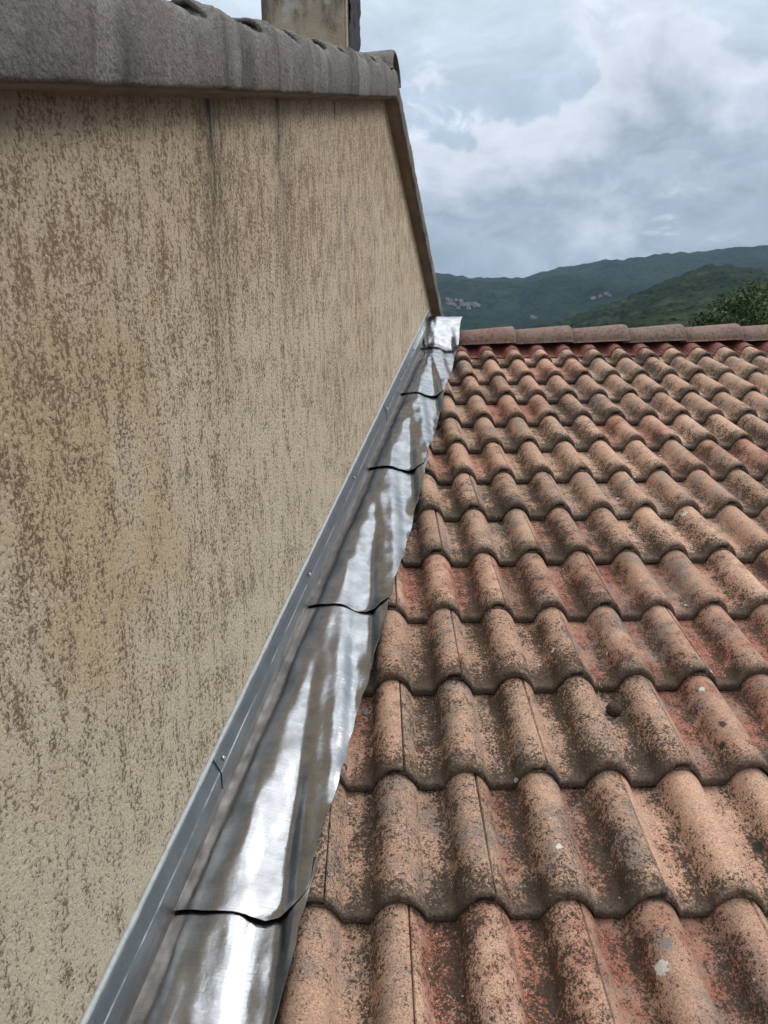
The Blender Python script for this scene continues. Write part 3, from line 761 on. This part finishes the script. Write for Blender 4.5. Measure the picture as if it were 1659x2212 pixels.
def sheet_mesh(s0, s1, lift0, lift1, wid, seed, top=False):
    r = random.Random(seed); off = r.uniform(0, 60)
    NA = int((s1-s0)/.012); tl = [0.0015]*0
    # cross stations: upstand (heights) then flat (t)
    ups = [.084, .045, .014, .0045, .0012]; flat = list(np.linspace(.0, 1.0, 30))
    vs, uv = [], []
    for i in range(NA+1):
        a = i/NA; s = s0 + (s1-s0)*a; lift = lift0 + (lift1-lift0)*a
        w = wid + .007*mnoise.noise((s*7, off, 0)) + .004*mnoise.noise((s*19, off, 3))
        endk = max(0, 1-(s-s0)/.075); w -= .060*endk**2.6
        if top: w -= .012*max(0, 1-(s1-s)/.03)**2
        skew = .020*(s-s0)*0
        for u in ups:
            n = TT + .0045 - .012 + lift + u + .002; tt = .0055 + .0012*mnoise.noise((s*7, u*14, off)) + (.0016 if u < .003 else 0)
            sp = s
            x = wallx(sp, n) + tt/HS
            vs.append(RP(x, sp, n)); uv.append((-u, s))
        for f_ in flat:
            t = .009 + f_*(w-.009)
            sp = s - t*.174*HS*HS*0.55 + .010*f_*mnoise.noise((f_*3, off, 9))*max(0, 1-(s-s0)/.1)
            x = wallx(sp, .03) + t/HS
            n = drape(x, sp, t) + lift
            if top: n += (TT+.0035 - drape(x, sp, t))*float(sstep(np.array(s), 3.46, 3.60))*.7
            dent = .0046*mnoise.noise((x*9, sp*5, off)) + .0034*mnoise.noise((x*22, sp*13, off+3)) + .0004*mnoise.noise((x*60, sp*40, off))
            n += max(-.003, dent*min(1, t/.06)) + .002
            edge = max(0, (f_-.86)/.14); n += .003*edge*mnoise.noise((s*15, off, 7)) + .002*edge
            if top:
                k = max(0, (s-3.50)); n += .55*k - 2.1*max(0, s-3.66)**2*2
            vs.append(RP(x, sp, n)); uv.append((t, s))
    m_ = len(ups)+len(flat); me = mesh('flashing_sheet', vs, grid_faces(NA+1, m_, flip=True), True, uv)
    bm = bmesh.new(); bm.from_mesh(me); bmesh.ops.recalc_face_normals(bm, faces=bm.faces)
    bmesh.ops.solidify(bm, geom=bm.faces[:], thickness=.0012); bm.to_mesh(me); bm.free()
    me.polygons.foreach_set('use_smooth', [True]*len(me.polygons)); me.set_sharp_from_angle(angle=rad(38))
    return me
for k, (a, b, wd) in enumerate([(-1.28, .10, .226), (-.022, 1.0, .222), (.885, 1.90, .224), (1.80, 2.76, .214), (2.66, 3.52, .212)]):
    link('flashing_sheet', sheet_mesh(a, b, .0078, .0, wd, 11+k*5), M_SHEET, flash, FI)
link('flashing_sheet', sheet_mesh(3.44, 3.80, .010, .004, .215, 77, True), M_SHEET, flash, FI)
# coated cover strips clipped over the upstand
def cover_mesh(s0, s1, lift, tip=False):
    NS = max(6, int((s1-s0)/.03)); vs, uv = [], []
    sec = [(-.004, .128, 0.0), (.003, .1275, .04), (.005, .124, .10), (.0055, .118, .16), (.0075, .115, .2), (.0145, .092, .45), (.0155, .088, .5), (.0115, .050, 1.0), (.0090, .051, 1.0)]
    for i in range(NS+1):
        s = s0 + (s1-s0)*i/NS
        for (t, n, u) in sec:
            q = .0013*mnoise.noise((s*6, u*3, lift*900))
            nn = n + .014 + lift*.3 + .0009*mnoise.noise((s*5, 2, 1))
            if tip and i == NS: nn = .128 + (n-.128)*.45 + .014
            x = wallx(s, nn) + (t + lift + q)/HS
            vs.append(RP(x, s + (u*-.004), nn)); uv.append((u, s))
    m_ = len(sec); me = mesh('cover_strip', vs, grid_faces(NS+1, m_, flip=True), False, uv)
    bm = bmesh.new(); bm.from_mesh(me); bmesh.ops.recalc_face_normals(bm, faces=bm.faces); bmesh.ops.solidify(bm, geom=bm.faces[:], thickness=.0011); bm.to_mesh(me); bm.free()
    return me
for (a, b, lf, tp) in [(-1.28, .262, .0, False), (.215, 2.24, .0018, False), (2.19, 3.86, .0036, True)]:
    link('cover_strip', cover_mesh(a, b, lf, tp), M_COVER, flash, FI)
def bead():
    NS = 260; vs = []
    for i in range(NS+1):
        s = -1.28 + (3.88+1.28)*i/NS; rr = .0052 + .0018*mnoise.noise((s*22, 1, 1)) + .0012*mnoise.noise((s*60, 4, 1))
        n0 = .143 + .0012*mnoise.noise((s*13, 7, 1)) + (.001 if s > 2.2 else 0)
        for k in range(8):
            a = 2*math.pi*k/8; n = n0 + math.sin(a)*rr
            vs.append(RP(wallx(s, n) + (.0035 + math.cos(a)*rr)/HS, s, n))
    return mesh('sealant_bead', vs, [(i*8+k, i*8+(k+1) % 8, (i+1)*8+(k+1) % 8, (i+1)*8+k) for i in range(NS) for k in range(8)], True)
link('sealant_bead', bead(), M_SEAL, flash, FI)
def screw(bm):
    bmesh.ops.create_cone(bm, cap_ends=True, segments=12, radius1=.0052, radius2=.0040, depth=.0026)
    r = bmesh.ops.create_cone(bm, cap_ends=True, segments=6, radius1=.0024, radius2=.0022, depth=.0022)
    for v in r['verts']: v.co.z += .0022
SCM = bm_mesh('screw', screw, True)
nrm = Vector((.96, -.17, .35)).normalized()
for s in (-.75, .238, .905, 1.52, 2.205, 2.60, 3.10, 3.62):
    lf = .0018 if s > .24 else 0; lf = .0036 if s > 2.2 else lf
    n = .119; p = RP(wallx(s, n) + (.0150 + lf)/HS, s, n)
    link('screw', SCM, M_SCREW, flash, FI @ Matrix.Translation(p) @ nrm.to_track_quat('Z', 'Y').to_matrix().to_4x4())

# ------------------------------------------------------------------ small things lying on the roof
x, s, n = on_tile(1326, 1545)
def ball(bm):
    bmesh.ops.create_icosphere(bm, subdivisions=4, radius=.0185)
    for v in bm.verts:
        d = v.co.normalized(); k = 1 + .10*mnoise.noise(d*4) + .10*mnoise.noise(d*16) + .08*mnoise.noise(d*34); v.co = d*.0185*k; v.co.z *= .86
pod = empty('seed_pod', RP(x, s, n+.0))
tag(pod, 'dark brown bristly seed ball with a dry stalk lying in a tile channel', 'seed pod')
M_POD = simple('dark_pod', (.022, .014, .009), (.060, .040, .026), 260, .95)
link('pod_body', bm_mesh('pod_body', ball, True), M_POD, pod, Matrix.Translation((0, 0, .0150)))
def stalk():
    pts = []; NSg = 26; 
    for i in range(NSg+1):
        a = i/NSg; ss = s + .004 + a*.088; xx = x - .004 - .012*a + .004*math.sin(a*7); fr = (ss/G) % 1.0
        nn = TT*(1-fr) + prof(xx) + .0025
        if ss > math.ceil(s/G)*G - .004: nn += .002
        pts.append(RP(xx, ss, nn + .012*max(0, 1-a*5)))
    vs = []
    for p in pts:
        for k in range(5): vs.append(p + Vector((math.cos(k*1.2566), 0, math.sin(k*1.2566)))*.0011 - pod.location)
    return mesh('stalk', vs, [(i*5+k, i*5+(k+1) % 5, (i+1)*5+(k+1) % 5, (i+1)*5+k) for i in range(NSg) for k in range(5)], True)
link('stalk', stalk(), simple('dry_stalk', (.30, .25, .18), (.40, .34, .26), 100), pod)
x, s, n = on_tile(784, 1541)
def chipm(bm): prism(bm, [(-.006, -.006), (.008, -.010), (.006, .009)], lambda a, b, c: Vector((a, b*.9 + c*.3, c + .2*b)), 0, .0012)
tag(link('metal_offcut', bm_mesh('metal_offcut', chipm), M_COVER, None, Matrix.Translation(RP(x+.004, s, n+.004)) @ Matrix.Rotation(TH, 4, 'X')), 'tiny grey triangular sheet metal offcut lying beside the flashing edge', 'offcut')
x, s, n = on_tile(743, 1668)
def curl():
    vs = []; NSg = 14
    for i in range(NSg+1):
        a = -.6 + 3.6*i/NSg; c_ = Vector((-.006+math.cos(a)*.0055, math.sin(a)*.0075, .003+.002*math.sin(a)))
        for k in range(6): vs.append(c_ + Vector((math.cos(a)*math.cos(k*1.0472), math.sin(a)*math.cos(k*1.0472), math.sin(k*1.0472)))*.0019)
    fs = [(i*6+k, i*6+(k+1) % 6, (i+1)*6+(k+1) % 6, (i+1)*6+k) for i in range(NSg) for k in range(6)] + [tuple(range(6))[::-1], tuple(NSg*6+k for k in range(6))]
    return mesh('rubber_curl', vs, fs, True)
tag(link('rubber_curl', curl(), M_BLACKRUB, None, Matrix.Translation(RP(x+.006, s, n+.010)) @ Matrix.Rotation(TH, 4, 'X')), 'small curled black rubber scrap poking from under the flashing edge', 'scrap')

# ------------------------------------------------------------------ trees beyond the ridge
def m_leaf(name, a, b):
    m, n = mat(name); oi = n.nd('ShaderNodeNewGeometry', out=None); P = oi.outputs['Position']
    k = n.noise(P, 1.1, 3, .6); r = oi.outputs['Random Per Island']
    c = n.mix(n.step(n.add(n.mul(k, .6), n.mul(r, .4)), .3, .7), a, b)
    n.pbr(c, .7, 0, None, **{'Specular IOR Level': .25}); return m
M_BARK = simple('bark', (.06, .045, .033), (.10, .08, .06), 8)
LEAFM = [m_leaf('olive_green_leaves', (.030, .050, .014), (.085, .115, .030)), m_leaf('dark_green_leaves', (.020, .038, .012), (.055, .080, .024))]
def tree(px_top, py_top, Dm, width, k, label):
    v = pix_dir(px_top, py_top); hyp = math.hypot(v.x, v.y)
    bx, by = CAM.x + v.x/hyp*Dm, CAM.y + v.y/hyp*Dm; top = CAM.z + v.z/hyp*Dm; Ht = top + 5.6
    e = empty('broadleaf_tree', (bx, by, -5.6)); tag(e, label, 'tree', 'trees beyond the roof ridge')
    r = random.Random(px_top*7+k); tr_v, tr_f = [], []
    def limb(p, q, r0, r1):
        b = len(tr_v); ax_ = (q-p).normalized(); o1 = ax_.orthogonal().normalized(); o2 = ax_.cross(o1)
        for c_, rr in ((p, r0), ((p+q)/2 + o1*r0*.5, (r0+r1)/2), (q, r1)):
            for i in range(7): a = 2*math.pi*i/7; tr_v.append(c_ + (o1*math.cos(a)+o2*math.sin(a))*rr)
        for l in range(2):
            for i in range(7): tr_f.append((b+l*7+i, b+l*7+(i+1) % 7, b+(l+1)*7+(i+1) % 7, b+(l+1)*7+i))
    fork = Vector((0, 0, Ht*.34)); limb(Vector((0, 0, -.2)), fork, .26, .19)
    clumps = []
    for i in range(46):
        a = r.uniform(0, 2*math.pi); zz = r.uniform(.30, .97); rr = width*math.sqrt(max(.02, 1-((zz-.58)/.44)**2))*r.uniform(.35, 1.0)
        clumps.append((Vector((math.cos(a)*rr, math.sin(a)*rr, Ht*zz)), r.uniform(.55, 1.05)*width*.30))
    clumps.append((Vector((0, 0, Ht*.95)), width*.22))
    for c_, rr in clumps[:16]: limb(fork, c_, .10, .02)
    link('trunk', mesh('trunk', tr_v, tr_f, True), M_BARK, e)
    g_ = np.random.default_rng(px_top); vs, fs = [], []
    for c_, rr in clumps:
        nl = int(170*(rr/.7)**2)+60
        d = g_.normal(size=(nl, 3)); d /= np.linalg.norm(d, axis=1)[:, None]; rad_ = rr*(.35+.65*g_.random(nl)**.45)
        pos = np.array(c_) + d*rad_[:, None]*np.array([1.15, 1.15, .8])
        sz = g_.uniform(.05, .115, nl); t1 = g_.normal(size=(nl, 3)); t1 /= np.linalg.norm(t1, axis=1)[:, None]
        t2 = np.cross(t1, d + g_.normal(size=(nl, 3))*.6); t2 /= np.linalg.norm(t2, axis=1)[:, None] + 1e-6
        for p, a, b, s_ in zip(pos, t1, t2, sz):
            i = len(vs); vs += [p - a*s_, p + b*s_*.45, p + a*s_, p - b*s_*.45]; fs.append((i, i+1, i+2, i+3))
    link('crown', mesh('crown', vs, fs, False), LEAFM[k], e)
tree(1640, 612, 42, 2.6, 0, 'tall olive green tree rising highest behind the tiled ridge')
tree(1598, 636, 40, 2.0, 0, 'rounded olive green tree beside the tallest tree behind the ridge')
tree(1562, 660, 38, 1.5, 1, 'small dark green tree lowest in the row behind the ridge')
tree(1720, 618, 45, 2.8, 1, 'broad dark green tree at the far end of the ridge row')

# ------------------------------------------------------------------ haze
def hz(bm): box(bm, -7300, 7300, -7300, 7300, -9, 900)
hm = bpy.data.materials.new('haze_air'); hm.use_nodes = True; g = NT(hm.node_tree)
pv = g.nd('ShaderNodeVolumePrincipled', {'Color': (.55, .74, 1.0, 1), 'Density': 4.0e-5, 'Anisotropy': .2})
g.nd('ShaderNodeOutputMaterial', {'Volume': pv}, out=None)
tag(link('haze', bm_mesh('haze', hz), hm), 'pale blue air haze filling the valley to the mountains', 'haze', kind='stuff')
sc.cycles.volume_step_rate = 10
